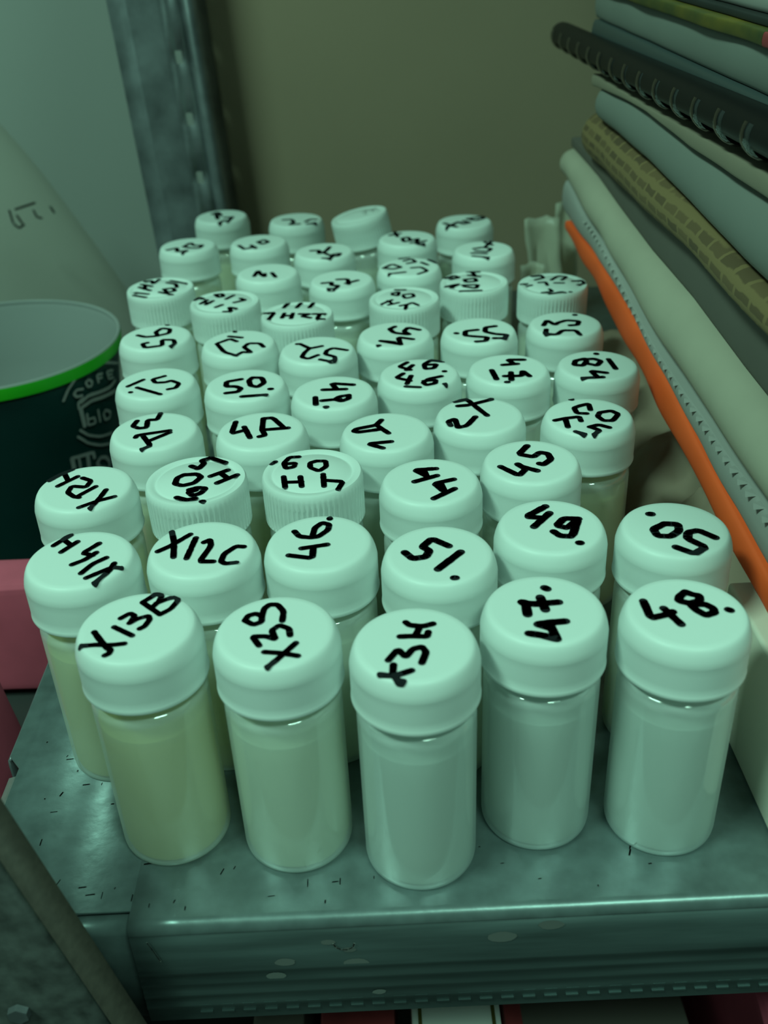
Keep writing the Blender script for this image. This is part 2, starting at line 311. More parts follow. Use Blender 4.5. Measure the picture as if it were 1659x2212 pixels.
WR = {"X13B":[[45,-898,-148,-738,-393,-496,-736,-403,-788,-417,-914,-494,-971],[45,-1078,-622,-776,-592,-437,-631,-154,-600],[45,-495,-2,-41,-333],[45,-415,308,-243,478,-116,376,-161,171,-191,104,-30,265,189,353,245,209,173,-26,82,-101],[45,-36,871,441,382],[45,-36,871,238,1181,366,1082,335,878,203,635],[45,281,809,538,972,708,1010,772,880,648,564,441,382]],"X3B":[[47,-693,390,-633,566,-467,624,-331,522,-323,314,-496,226,-693,390],[47,-331,522,-302,800,-191,936,-17,922,137,660,129,314],[47,-310,-502,-481,-189,-190,-198,24,-312,-80,-8,75,169,293,31,327,-204],[47,-182,-726,178,-790,527,-904],[47,-72,-1216,111,-984,465,-476]],"X3H":[[51,-155,715,-72,600,213,543,428,616],[51,-296,229,-24,226,274,186,311,340],[51,147,548,31,222],[51,-563,-527,-356,-194,-206,-454,-45,-200,146,-147,227,-321,117,-658],[51,-732,-963,-474,-1037,-104,-882],[51,-463,-680,-487,-957,-391,-1175,-290,-1205]],"47.":[[67,-458,258,-387,228,-401,-192],[67,-443,232,-192,162,337,195],[67,-34,402,5,-53],[67,370,-493,-263,-539,-15,-688],[67,20,-585,73,-1081],[67,-472,-850,-216,-928,73,-1081],[67,121,752,167,709]],"48.":[[62,-825,438,-816,-174,-432,-72,-301,8],[62,-456,142,-241,-432],[62,169,701,-6,543,-67,390,143,280,387,354,423,540,280,603,169,701],[62,160,186,217,28,361,-164,566,-90,593,60,459,224,243,241],[62,895,-7,930,-34]],"X14H":[[49,-480,1082,-644,866,-801,632],[49,-240,762,-533,320],[49,-589,862,-366,616],[49,328,634,21,224,286,106],[49,349,224,142,-70,-126,-260],[49,647,-28,372,-274,184,-650],[49,1098,-518,878,-454,351,-860],[49,896,-290,838,-632,604,-1082]],"X12C":[[50,-860,794,-733,330,-643,-354],[50,-1069,-70,-811,140,-375,650],[50,-214,464,-316,-439],[50,15,245,152,352,213,71,20,-598,351,-626],[50,1024,-38,834,-2,577,-316,535,-642,651,-744,907,-720]],"46.":[[52,-641,528,-510,285,-239,211,-36,243,194,525,221,779,37,878,-136,656,-178,326],[52,-721,-540,-151,-711,-143,-209],[52,-431,-261,188,-141],[52,225,1071,226,1050]],"51.":[[66,255,294,-126,648,-379,317,-218,125,-319,-124,-635,-179,-810,103],[66,518,10,-73,-667],[66,274,-1046,307,-1048]],"49.":[[65,10,905,-545,451,-127,356],[65,58,570,-427,-36],[65,719,234,370,288,136,-30,378,-163,719,234,424,-550,142,-503,14,-296],[65,530,-847,564,-850]],"50.":[[66,-457,695,-399,690],[66,-194,218,112,157,61,-136,-203,-361,-508,-312,-534,-6,-194,218],[66,820,-504,520,-155,253,-218,161,-499,474,-893,144,-1151,-206,-834]],"X12H":[[48,-583,1074,-840,812,-1081,469],[48,-333,640,-758,139],[48,-763,867,-542,417],[48,-171,539,110,355,43,4,-364,102,-396,-246,-159,-498,-15,-546],[48,306,15,-67,-472],[48,633,-192,547,-677,423,-1144],[48,944,-589,514,-787,107,-1082]],"5H09":[[57,256,1229,16,1087,114,898,-6,599,-233,777],[57,256,1229,710,889],[57,825,437,383,132],[57,1113,136,617,-267],[57,635,298,882,-39],[57,-372,284,-7,295,134,111,-22,-211,-319,-325,-541,-207,-530,127,-372,284],[57,-100,-573,107,-468,339,-530,242,-779,40,-905,-104,-693,83,-605],[57,-385,-948,-103,-1113,128,-1054],[57,329,-1226,359,-1229]],"CTH":[[50,-408,908,-668,905,-810,575,-741,259,-514,323,-481,547,-782,513],[50,-1051,681,-1149,562],[50,99,607,357,584,389,263,191,17,-62,235,-74,512,99,607],[50,-768,-210,-690,-803],[50,-312,-248,-246,-801],[50,-731,-529,-260,-545],[50,311,-180,355,-850],[50,344,-516,862,-638,735,-1048]],"44":[[57,196,629,-404,613,-84,235],[57,194,239,-427,-40],[57,-142,555,-88,184],[57,628,-9,89,-192,285,-580],[57,611,-512,22,-974],[57,256,-157,337,-664]],"45":[[63,17,884,-288,406,90,213,310,457,513,359,551,24,300,-253,197,-190],[63,-877,-265,-451,-800,-217,-468,-394,-174],[63,-298,-322,70,-581]],"3D":[[54,-7,1144,-41,734,-333,732,-270,209,-501,177,-721,348,-651,708],[54,472,-71,-464,-294,-487,-433],[54,494,-207,-84,-746],[54,-276,-368,64,-1026,-146,-1214]],"4D":[[57,-823,618,-867,-168,-462,34],[57,-532,244,-289,-502],[57,6,761,26,5],[57,6,761,285,789,644,119],[57,27,-18,799,35],[57,-22,-454,146,-384,27,-18]],"1D":[[58,-125,736,-283,410,-869,222,-952,70,-814,-6,-194,114],[58,-283,410,64,-159],[58,129,-706,-547,-777,-123,-1088]],"2D":[[59,-933,-643,-976,-349,-770,-218,-736,-601,-725,-789,-451,-694,-145,-132],[59,-596,681,-259,711,469,1038],[59,-666,1001,-278,1122,-24,483,216,-68]],"HS90":[[55,-308,1193,-288,1177],[55,130,395,158,816,-118,713,-331,577,-310,209,-30,152],[55,-1043,-210,-720,-105,-741,-677],[55,-720,-105,-290,-37,-291,-328],[55,366,174,722,265,890,13,631,-403,362,-374,248,-70,366,174],[55,-572,-999,-358,-1178],[55,-126,-743,171,-627,437,-839],[55,-99,-746,123,-988,-78,-1231]],"51u":[[51,-463,260,-887,-237],[51,-558,-369,318,-998],[51,-711,-723,-688,-726],[51,212,488,-159,253,-8,-40,325,-38,502,78,804,-189,746,-533,503,-625]],"50u":[[61,-182,412,-649,261,-623,-120,-302,-157,-109,-338,-192,-591,-564,-653],[61,187,506,498,456,614,33,420,-280,179,-145,86,271,187,506],[61,844,-487,883,-492],[61,-20,-973,732,-930]],"49u":[[61,636,450,-74,639,87,184],[61,383,137,-333,167],[61,494,-340,202,-409,57,-619,260,-766,495,-593,494,-340],[61,205,-598,-347,-661],[61,-568,-385,-533,-925],[61,-219,-1143,-193,-1146]],"4646":[[57,-355,964,-637,634,-279,327],[57,-180,705,-403,326],[57,832,900,447,1043,209,753,215,345,513,372,628,687,236,686],[57,829,72,853,69],[57,-520,48,-764,-270,-324,-573],[57,-274,-177,-437,-794],[57,707,-322,284,-481,86,-767,181,-967,475,-856,506,-596,118,-639],[57,767,-948,789,-965],[57,-476,-1007,-54,-1113]],"47u":[[63,608,681,70,747,221,375],[63,344,360,-147,324],[63,592,-694,425,-247,358,-636,-203,-601],[63,35,-324,-27,-922],[63,-566,-66,-495,-807],[63,-198,-1080,-168,-1083]],"48u":[[62,-320,549,-655,429,-771,76,-490,-5,-305,306,-329,501,-15,511,174,279,-39,-59,-309,131],[62,444,407,504,-390],[62,135,935,150,916],[62,136,-683,-326,-475,-221,-943],[62,-54,-1007,-673,-1009]],"56.":[[56,-700,232,-386,25,-25,62,439,302,420,728,88,857,-86,488,63,84],[56,-206,-567,-371,-659,-210,-1044,395,-914,287,-339,721,-394,829,-778,708,-1001],[56,241,1184,267,1180]],"57.":[[54,-739,40,-358,394,-88,117],[54,-416,646,57,471],[54,-790,-33,-428,-857,21,-1231,225,-938],[54,225,-938,554,-1024,221,-475,367,-131,765,-181,936,-533],[54,-261,1091,-235,1071]],"52.":[[54,-635,582,-262,103,154,282],[54,-264,149,-439,-254,-518,-662,-282,-838,39,-538],[54,1037,-210,557,47,340,-154,291,-494,630,-758,646,-1052,438,-1142,132,-946],[54,-736,580,-706,576]],"54.":[[62,900,311,505,590,333,236,540,-125,-23,133,-181,529,31,748],[62,619,-572,109,-325,169,-1013],[62,-53,-772,-599,-560,105,-970],[62,-608,-1020,-588,-1023]],"55.":[[63,-854,-232,-823,-254],[63,-72,0,-504,-74,-556,-490,-250,-620,225,-770,108,-1112,-209,-1124],[63,616,284,254,200,187,-220,511,-482,926,-626,800,-934,443,-888]],"53.":[[61,-798,-70,-594,432,-387,-68,-237,138,104,338,536,187,413,-173,141,-193],[61,-765,-480,-864,-884,-486,-1022,-208,-644,245,-704,316,-1126],[61,498,846,518,844]],"11H2":[[56,-932,-858,-400,-1174],[56,-951,-510,-370,-776],[56,-907,170,-362,-326],[56,-887,550,-386,201],[56,-690,351,-625,-122],[56,-798,904,-507,970,-393,520,-234,1104],[56,75,-594,648,-982],[56,187,-238,550,-145,715,-542,389,-640,187,-238],[56,186,608,586,379,710,-63],[56,323,848,1010,381]],"21H2":[[57,-482,887,-221,948,-115,625,-307,555,-482,887],[57,25,281,280,686],[57,407,-182,825,43,605,260],[57,-1242,320,-1085,622,-888,405],[57,-944,-149,-734,252],[57,-717,-271,-486,125],[57,-831,-15,-589,-104],[57,-278,-640,-60,-395],[57,112,-1193,392,-1228,252,-728,529,-891]],"23H2":[[56,-545,744,-393,1222],[56,-496,985,-393,1222],[56,-40,679,97,1157],[56,456,615,586,1093],[56,-1271,198,-874,232,-1042,-469],[56,-547,-399,-484,97],[56,-197,-493,-153,55],[56,-518,-169,-183,-195],[56,106,-63,505,-113,200,-327,534,-535],[56,631,-129,1074,-185],[56,897,-163,789,-699,1045,-732]],"09H":[[49,-8,378,349,434,402,88,44,-71,-29,213],[49,-447,592,-172,724,-224,282,-452,422],[49,-901,-600,-486,-184],[49,-627,-738,-240,-528],[49,-649,-264,-466,-660],[49,-185,-900,69,-774,-8,-1284],[49,96,-778,298,-604,490,-894],[49,-305,1004,73,950]],"TOB":[[56,-144,1266,329,1208],[56,38,1244,127,649],[56,-143,831,287,593],[56,-363,304,81,397,106,13,-328,-26,-363,304],[56,-498,-395,123,-416,-3,-852,-448,-576],[56,-646,-1101,157,-1126],[56,-1117,577,-739,866,-548,601,-916,406],[56,-1180,-490,-857,-301,-637,-238,-984,-652]],"5550":[[48,-1255,93,-1015,124],[48,-1042,-157,-866,-74],[48,-686,1021,-315,1150,-231,770,-612,555],[48,-523,207,-246,233,-240,-165],[48,22,462,377,931,711,767,443,399],[48,99,71,433,22],[48,834,185,1190,244,1253,-164,957,-296],[48,-576,-1017,-157,-930,-234,-642],[48,-331,-1220,177,-1020,295,-1142],[48,499,-1087,527,-1091]],"41":[[61,-532,-448,-430,292,-237,-311,-74,-584,-105,-172],[61,197,-103,396,-699]],"37":[[62,-784,-382,-406,-332,-419,-712,-124,-796,-253,-1194,-513,-1114],[62,-191,4,247,4,299,-668],[62,195,-548,663,-232]],"18":[[52,-1096,-78,-714,421,-320,-76,-706,-279,-1096,-78],[52,-864,-899,-207,-754],[52,-183,796,162,1016,326,572,-51,419],[52,100,-224,501,-176,756,-738,339,-1096],[52,563,463,807,78],[52,-359,1122,43,1236],[52,892,763,1217,263]],"38":[[60,-865,-622,-443,-346,-372,-962,93,-828,-65,-1218],[60,-177,-203,76,378,299,-93,711,-79,594,-541,197,-476,-177,-203]],"40":[[61,-876,-468,-586,-1071,-109,-806],[61,-314,-506,-52,-1026],[61,-45,-10,228,301,478,-97,206,-404,-45,-10]],"39":[[63,-586,91,-223,109,-229,-423,84,-68,244,552],[63,-87,-168,233,-672],[63,-22,-1126,334,-1182,396,-623,753,-504,625,-933,341,-814]],"X0BC":[[60,-776,544,-282,805],[60,-546,1103,-429,291],[60,-222,-39,58,120,152,-414,-167,-612,-222,-39],[60,165,-465,532,-197,372,-810,145,-826],[60,831,-609,454,-798,410,-1103,705,-1025]],"XD1":[[57,167,1070,448,558],[57,475,1101,122,352],[57,-416,130,-22,272,364,12,133,-402,-373,-202],[57,-571,-956,55,-1241],[57,-563,-519,45,-684]],"43":[[68,-520,441,-282,822,-25,94],[68,-311,338,-123,-526],[68,62,-1242,254,-874,453,-1156,571,-459],[68,210,-331,597,-305]],"42":[[64,-643,21,-245,44,-69,-476,-276,-892,198,-884],[64,500,-484,717,-125,1008,-177],[64,602,-954,971,-778]],"X12B":[[69,-981,-218,-479,-945],[69,-421,-221,-893,-863],[69,-326,-94,-76,-473],[69,-45,74,220,-311,-34,-419],[69,178,413,977,735,974,365,533,50,178,413]]}
H = .06256; RC = .0140; RB = .0132
CT = [(.004, H), (.0110, H), (.0121, H), (.0126, H - .0003), (.0130, H - .0009), (.0134, H - .0018), (.01375, H - .0030), (.0140, H - .0043)]
def cap_bm(kind):
    if kind == 'A':
        prof = [(.0106, .0500), (.0136, .0493), (.0140, .0494), (.01415, .0498), (.01405, .0505)] + [(.0140, .0508 + .0070 * k / 4) for k in range(0, 5)] + CT[::-1]
        rib = lambda k, i: (.00013 if i % 2 else 0) if 5 <= k <= 9 else 0
        return lathe(prof, 176, rib)
    prof = [(.0106, .0498), (.0136, .0491), (.0139, .0491), (.0140, .0495), (.0140, .0503)] + [(.0140, .0505 + .0098 * k / 4) for k in range(1, 5)] + [(.0138, H - .0006), (.0134, H), (.0118, H), (.0113, H - .0004), (.0108, H - .0004), (.0103, H), (.004, H)]
    rib = lambda k, i: (.00045 if (i % 4) in (0, 3) else 0) if 4 <= k <= 7 else 0
    return lathe(prof, 240, rib)
def body_prof(h=0):
    p = [(.0118, .0004), (.0122, .0), (.0127, .0003), (.01305, .0010), (RB, .0022), (RB, .012), (RB, .0235), (RB, .035 + h), (RB, .0442 + h)] + [(RB - .0028 + .0028 * math.cos(t), .0444 + h + .0028 * math.sin(t)) for t in [math.radians(a) for a in (12, 25, 37, 47, 57, 68, 80)]] + [(.0104, .0478 + h), (.0104, .0500 + h), (.0104, .0580 + h)]
    return p
meshes = {}
def shared(key, name, fn, m):
    o_ = link(name, fn(), m); me = o_.data; bpy.data.objects.remove(o_); meshes[key] = me
shared('A', 'cap', lambda: cap_bm('A'), M['cap']); shared('B', 'cap', lambda: cap_bm('B'), M['cap'])
shared('body', 'bottle_body', lambda: lathe(body_prof(), 72), M['bottle'])
shared('body_tall', 'bottle_body', lambda: lathe(body_prof(.003), 72), M['bottle'])
for q in ('yellow', 'straw', 'pale', 'milky'):
    shared('liq_' + q, 'liquid', lambda: lathe([(.0110, .0012), (.0121, .0016), (.01245, .0030), (.01245, .0398), (.0120, .0402)], 56), M['liq_' + q])
def inst(key, name, parent):
    o = bpy.data.objects.new(name, meshes[key]); C.objects.link(o); o.parent = parent; return o
def capmap(kind, dz=0):
    def f(u, v):
        r = math.hypot(u, v)
        if kind == 'A': z = interp(r, CT) + .00018 + max(0, r - .0115) * .28
        else: z = H + .00016 if r < .0134 else H - (r - .0134) * 1.2 + .00016
        return Vector((u, v, z + dz))
    return f
LAB = {
 'X13B': 'leftmost vial of the front row, yellowish, white cap marked X13B', 'X3B': 'second vial from left in the front row, white cap marked X3B',
 'X3H': 'nearest vial, middle of the front row, white cap marked X3H', '47.': 'front row vial with clear pale liquid, white cap marked 47 with a dot',
 '48.': 'rightmost vial of the front row, white cap marked 48 with a dot',
 'X14H': 'leftmost yellow vial behind the X13B vial, white cap marked X14H', 'X12C': 'vial in second row with white cap marked X12C, behind X13B and X3B',
 '46.': 'second row vial with white cap marked 46 and a dot at its far rim', '51.': 'second row vial behind X3H, white cap marked 51 without any underline',
 '49.': 'second row vial behind the 47 vial, white cap marked 49 without any underline', '50.': 'rightmost vial of second row beside orange folder, cap marked 50 upside down',
 'X12H': 'vial at left edge behind X14H, white cap marked X12H', '5H09': 'vial with ribbed white cap marked 5 H 0 9 in four scattered characters',
 'CTH': 'vial with ribbed white cap marked 9, 0, H and 1, behind the 46 vial', '44': 'vial with white cap marked 44, standing just left of the 45 vial',
 '45': 'vial with white cap marked 45, standing just right of the 44 vial', '3D': 'vial by the dark green cup, white cap marked 3 and a Cyrillic D',
 '4D': 'vial with white cap marked 4 and a Cyrillic D', '1D': 'vial with white cap marked 1 and a Cyrillic D', '2D': 'vial with white cap marked 2 and a Cyrillic D',
 'HS90': 'right end vial with amber liquid and white cap marked with H, 5, 0 and C', '51u': 'left end vial beside the cup, white cap marked 51 with an underline',
 '50u': 'vial with white cap marked 50 underlined and a dot', '49u': 'vial with white cap marked 49 underlined, digits turned sideways',
 '4646': 'vial with white cap marked 46 twice in two rows', '47u': 'vial with white cap marked 47 underlined', '48u': 'vial nearest the orange folder in its row, white cap marked 48 underlined',
 '56.': 'vial beside the green cup rim, white cap marked 56', '57.': 'vial with white cap marked 57', '52.': 'vial with white cap marked 52', '54.': 'vial with white cap marked 54',
 '55.': 'vial with white cap marked 55', '53.': 'right end vial with white cap marked 53, next to the orange folder',
 '11H2': 'left end vial with ribbed white cap marked 11H2 over 107', '21H2': 'vial with ribbed white cap marked 110 and 21H2', '23H2': 'vial with ribbed white cap marked 111 over 23H2',
 '09H': 'vial with ribbed white cap marked small 09 and H, behind the 54 vial', 'TOB': 'vial with ribbed white cap covered in a tall word written up its left side',
 '5550': 'right end vial with ribbed white cap covered in three lines of small numbers', '41': 'vial with white cap marked 41, in front of the 40 vial',
 '37': 'vial with white cap marked 37, in front of the 39 vial', '18': 'vial with white cap marked 18 beside crowded small figures', '38': 'far left vial with white cap marked 38, by the back upright',
 '40': 'vial with white cap marked 40, behind the 41 vial', '39': 'vial with white cap marked 39, just behind the 37 vial', 'X0BC': 'vial with white cap marked X0BC, behind the 18 vial',
 'XD1': 'vial near the white plastic scraps, white cap marked X01H, in front of X12B', '43': 'furthest left vial in the back row, white cap marked 43', '42': 'back row vial with white cap marked 42, left of the leaning one',
 'X12B': 'rightmost vial of the back row, white cap with thick smudged X12B'}
GROUP = 'sample vials standing on the metal shelf'
for name, kind, x, y in CAPS:
    t = thing('sample_vial', LAB[name], 'vial', (x, y, 0), GROUP)
    b_ = inst('body', 'bottle_body', t)
    lq = 'yellow' if name in ('X14H', 'X12H', 'X13B', 'HS90', '51u') else 'straw' if x < -.03 or name in ('18', '09H') else 'milky' if name in ('48.', '47.', 'X3H') else 'pale'
    inst('liq_' + lq, 'liquid', b_)
    c = inst(kind, 'cap', t)
    link('marker_writing', strokes_bm(WR[name], capmap(kind), 1e-5, 1.6), M['ink'], c, smooth=False)
# the one taller vial that leans to the left at the back
t = thing('sample_vial', 'taller vial leaning left at the back, ribbed white cap with faint grey marks', 'vial', (.0065, .4905, .0026), GROUP)
t.rotation_euler = (0, math.radians(-10.5), 0)
b_ = inst('body_tall', 'bottle_body', t); inst('liq_pale', 'liquid', b_); c = inst('B', 'cap', t); c.location.z = .003
link('marker_writing', strokes_bm([[22, 150, 260, 400, 520, 330, 120], [22, 500, 330, 760, 420, 700, 60], [22, 250, -80, 420, -220], [20, 780, 700, 900, 480]], capmap('B')), M['ink_faint'], c, smooth=False)
# ---------------------------------------------------------------- paper cup and things at the left
CX, CY = -.179, .447; RT = .0575; ZT = .028; ZB = -.109; SL = .14
cup = thing('coffee_cup', 'large dark green paper cup with bright green rim standing left of the vials', 'cup', (CX, CY, ZB))
def z_(z): return z - ZB
rb = RT - (ZT - ZB) * SL
link('cup_wall', lathe([(rb - .003, 0), (rb, 0), (rb + .0003, .001), (RT - .0009, z_(ZT - .0064))], 96, cap_top=False), M['cup'], cup)
link('cup_lining', lathe([(RT - .0006, z_(ZT - .002)), (RT - .0015, z_(ZT - .004)), (RT - .006, z_(ZT - .030)), (RT - .0145, z_(ZT - .095)), (RT - .018, z_(ZT - .099)), (.03, z_(ZT - .1)), (.004, z_(ZT - .1))], 96, cap_bot=False), M['cup_in'], cup)
link('green_band', lathe([(RT - .0010, z_(ZT - .0068)), (RT + .0004, z_(ZT - .0064)), (RT + .0009, z_(ZT - .0030)), (RT + .0009, z_(ZT - .0008))], 96, cap_top=False, cap_bot=False), M['cup_rim'], cup)
link('cup_rim', lathe([(RT + .0009, z_(ZT - .0008)), (RT + .0006, z_(ZT - .0001)), (RT + .0001, z_(ZT)), (RT - .0006, z_(ZT - .0006)), (RT - .0006, z_(ZT - .002))], 96, cap_top=False, cap_bot=False), M['cup_in'], cup)
DEC = [[46,-44.92,1396,-42.0,1831,-36.64,2271,-29.43,2448,-18.97,2257,-2.58,1524],[46,-34.22,1565,-37.5,1658,-39.34,1512,-37.98,1314,-35.06,1271],[43,-30.18,1871,-32.11,1805,-31.07,1546,-28.74,1487,-28.01,1674,-30.18,1871],[43,-23.73,1461,-24.66,1861,-20.56,1763],[40,-24.15,1660,-21.02,1587],[43,-15.0,1275,-16.75,1712,-10.3,1500],[40,-15.9,1495,-11.39,1342],[40,-14.73,1249,-9.89,1117],[66,-35.91,975,-31.17,1113,-23.0,954,-14.52,813,-8.27,879],[66,-35.85,699,-29.65,792,-21.01,610,-7.93,382],[46,-37.58,709,-37.58,1005,-34.84,1116],[46,-33.3,237,-33.08,-301],[40,-32.74,-50,-28.8,-119,-28.15,-436,-32.67,-357],[46,-25.76,127,-24.85,-503],[46,-19.99,-123,-21.85,-254,-20.62,-613,-16.43,-684,-15.32,-427,-19.99,-123],[73,-36.61,596,-35.42,-279],[46,-38.3,-390,-33.84,-844,-25.85,-1268,-15.17,-1552],[46,-40.02,-665,-34.41,-1246,-26.44,-1711,-15.85,-2071],[73,-44.96,-1637,-44.71,-2165],[66,-44.93,-1615,-31.98,-1837,-31.37,-2165],[46,-41.17,-1710,-40.93,-2317],[73,-35.72,-1818,-35.71,-2496],[66,-27.07,-2356,-29.91,-2549,-28.02,-2876,-23.84,-3066],[66,-27.07,-2356,-22.46,-2541,-19.39,-2947,-20.23,-3232],[46,-83.99,-2694,-83.09,-2762]]
def cupmap(u, v):
    z = v; r = RT - (ZT - z) * SL * 1.0 + .0012; return Vector((r * math.cos(u), r * math.sin(u), z_(z)))
R0 = .05
def cup2(u, v): return cupmap(u / R0, v)
dd = [[s[0]] + [math.radians(a) * R0 * 1e5 if k % 2 == 0 else a for k, a in enumerate(s[1:])] for s in DEC]
link('printed_emblem', strokes_bm(dd[:18], cup2, 1e-5, 1.35), M['cup_print'], cup, smooth=False); link('printed_word', strokes_bm(dd[18:24], cup2, 1e-5, 1.35), M['cup_print'], cup, smooth=False)
nb = tag(link('neighbour_shelf_board', box_bm(-.75, -.112, .20, .70, -.120, -.109, .001), M['dark'], smooth=False), 'board blackened to stand for the unlit gap on the left, lower than the metal shelf, under the cup', 'shelf')  # near-black colour stands in for the unlit gap beside the shelf
def soft_box(x0, x1, y0, y1, z0, z1, amp, seed, skew=0):
    bm = box_bm(x0, x1, y0, y1, z0, z1, .004)
    bmesh.ops.subdivide_edges(bm, edges=bm.edges, cuts=5, use_grid_fill=True)
    for v in bm.verts: v.co += Vector((1, 1, 1)) * 0 + Vector([amp * noise.noise(v.co * 25 + Vector((seed, k * 7, 0))) for k in range(3)]) + Vector((skew * (v.co.z - z0), 0, 0))
    return bm
tag(link('dark_carton', box_bm(-.32, -.119, .212, .36, -.1088, -.0650, .002), M['dark']), 'black carton under the pink bundles at the left of the shelf', 'carton')
tag(link('pink_bundle', soft_box(-.31, -.1125, .302, .322, -.0625, -.012, .0016, 2), M['pink']), 'dull pink folded bundle in front of the dark green cup', 'bundle')
tag(link('pink_bundle', soft_box(-.31, -.1195, .222, .252, -.0635, -.003, .0016, 9, -.12), M['pink']), 'nearer pink folded bundle at left edge of the photo, beside the shelf corner', 'bundle')
# big frosted bag leaning behind the cup
bm = bmesh.new(); rows = []
for i in range(17):
    t = i / 16; row = []
    z = -.10 + .25 * t
    half = .16 - .125 * t ** 1.6
    for k in range(25):
        a = math.pi * k / 24
        x = -.306 + half * -math.cos(a); y = .66 - (.05 * (1 - .5 * t)) * math.sin(a)
        d = .003 * noise.noise(Vector((x * 20, z * 20, 3)))
        row.append(bm.verts.new((x + d, y + d, z)))
    rows.append(row)
for a, b_ in zip(rows, rows[1:]):
    for k in range(24): bm.faces.new((a[k], a[k + 1], b_[k + 1], b_[k]))
bmesh.ops.recalc_face_normals(bm, faces=bm.faces)
fb = thing('frosted_bag', 'tall frosted plastic bag standing behind the cup against the white wall', 'bag')
link('bag_film', bm, M['wrap_big'], fb)
bm = strokes_bm([[70, -21428, 4894, -21364, 4097, -21079, 3808, -20729, 4017], [70, -21052, 4580, -20817, 4071], [70, -21072, 4927, -20436, 5094, -19801, 5260], [70, -19997, 4827, -19885, 4426, -19604, 4338], [70, -18962, 5000, -18792, 4623]], lambda u, v: Vector((u, .6085, v)))
link('faded_print', bm, M['bag_ink'], fb, smooth=False)
# ---------------------------------------------------------------- the stack of papers at the right
XR = .30; X0 = .092
zc = lambda y: interp(y, [(.15, .1462), (.24, .1449), (.345, .1424), (.44, .1404), (.53, .1388)])
tag(link('cardboard_box', box_bm(.0888, XR, .150, .212, .0002, .0405, .0012), M['box'], smooth=True), 'low beige box at bottom of the paper stack, right of the front vials', 'box')
def crumple(x0, x1, y0, y1, zf, amp, seed, nx=26, ny=40):
    bm = bmesh.new(); g = []
    for i in range(nx + 1):
        r = []
        for j in range(ny + 1):
            u, v = i / nx, j / ny; x = x0 + (x1 - x0) * u; y = y0 + (y1 - y0) * v
            e = min(1, min(v, 1 - v) * 6)
            z = zf * (math.sin(math.pi / 2 * min(1, u * 2.2)) ** .6) * e ** .5
            q = Vector((x * 55, y * 40, seed)); d = noise.turbulence(q, 3, False) - .5
            r.append(bm.verts.new((x + amp * noise.noise(q * 1.3) * e, y + amp * noise.noise(q + Vector((9, 1, 4))), max(.0008, z + amp * 1.3 * d * e))))
        g.append(r)
    for i in range(nx):
        for j in range(ny): bm.faces.new((g[i][j], g[i + 1][j], g[i + 1][j + 1], g[i][j + 1]))
    return bm
tag(link('crumpled_bag', crumple(.088, .15, .2135, .455, .036, .007, 4), M['bag'], ang=60), 'crumpled brownish clear plastic bag tucked under the orange folder beside the vials', 'bag')
def leaf(pts, y, lean, seed):
    bm = bmesh.new(); n = 10; g = []
    for i in range(n + 1):
        t = i / n; r = []
        for k in range(7):
            s = k / 6; x = pts[0] + (pts[1] - pts[0]) * s + pts[4] * t; z = pts[2] + (pts[3] - pts[2]) * t
            r.append(bm.verts.new((x + .0015 * noise.noise(Vector((s * 3, t * 4, seed))), y + lean * t + .004 * math.sin(s * 3) + .002 * noise.noise(Vector((s * 4, t * 3, seed + 5))), z + .0015 * noise.noise(Vector((s * 5, 7, seed))) * t)))
        g.append(r)
    for i in range(n):
        for k in range(6): bm.faces.new((g[i][k], g[i][k + 1], g[i + 1][k + 1], g[i + 1][k]))
    bmesh.ops.recalc_face_normals(bm, faces=bm.faces); return bm
for o, lab in ((link('plastic_scrap', leaf((.083, .101, .001, .0545, -.004), .505, .01, 1), M['wrap']), 'taller whitish plastic scrap standing by the back end of the orange folder'),
               (link('plastic_scrap', leaf((.075, .088, .001, .036, 0), .492, .006, 5), M['wrap']), 'shorter whitish plastic scrap just right of the back vials'),
               (link('plastic_scrap', leaf((.0965, .109, .001, .058, .001), .522, .008, 8), M['wrap']), 'whitish plastic scrap touching the tip of the orange folder')):
    solid(o, .0006); tag(o, lab, 'plastic scrap', 'plastic scraps beside the stack')
olo, ohi = st('orange_lo'), st('orange_hi')
tag(link('orange_folder', slab(X0, XR, lambda y: olo(y) - .0008 * math.sin(y * 90) , ohi, .150, .474, .35, .0012, 1), M['orange']), 'bright orange folder, edge running along the stack beside the vials', 'folder')
pad = thing('perforated_pad', 'white perforated paper pad lying just above the orange folder', 'paper pad')
link('sheets', slab(X0 + .0012, XR, lambda y: ohi(y) + .0002, st('strip_hi', -.0006), .148, .49, .3, .0012, 2), M['paper'], pad)
bm = bmesh.new()
for k in range(46):
    y = .155 + k * .0062; z = st('strip_hi')(y); x = X0 + .0012
    v = [bm.verts.new(q) for q in ((x + .002, y, z - .0006), (x + .002, y + .0042, z - .0006), (x - .0004, y + .0036, z - .0010), (x - .0010, y + .0014, z - .0016))]
    bm.faces.new(v)
link('torn_edge', bm, M['paper'], pad, smooth=False)
tag(link('folded_paper', slab(X0 - .0005, XR, st('strip_hi', .0001), st('roll_hi'), .148, .50, .9, .001, 3, end_round=.006), M['cream']), 'thick folded cream paper with rounded edge above the white pad', 'paper')
tag(link('grey_folder', slab(X0 + .006, XR, st('roll_hi', .0002), lambda y: st('news_lo')(y), .148, .50, .2, .0, 4), M['grey_folder']), 'dark grey folder between the cream paper and the newspaper', 'folder')
tag(link('folded_newspaper', slab(X0, XR, st('news_lo', .0001), st('news_hi'), .148, .455, 1.0, .0012, 5, end_round=.008), M['news']), 'yellowed folded newspaper in the middle of the stack', 'newspaper')
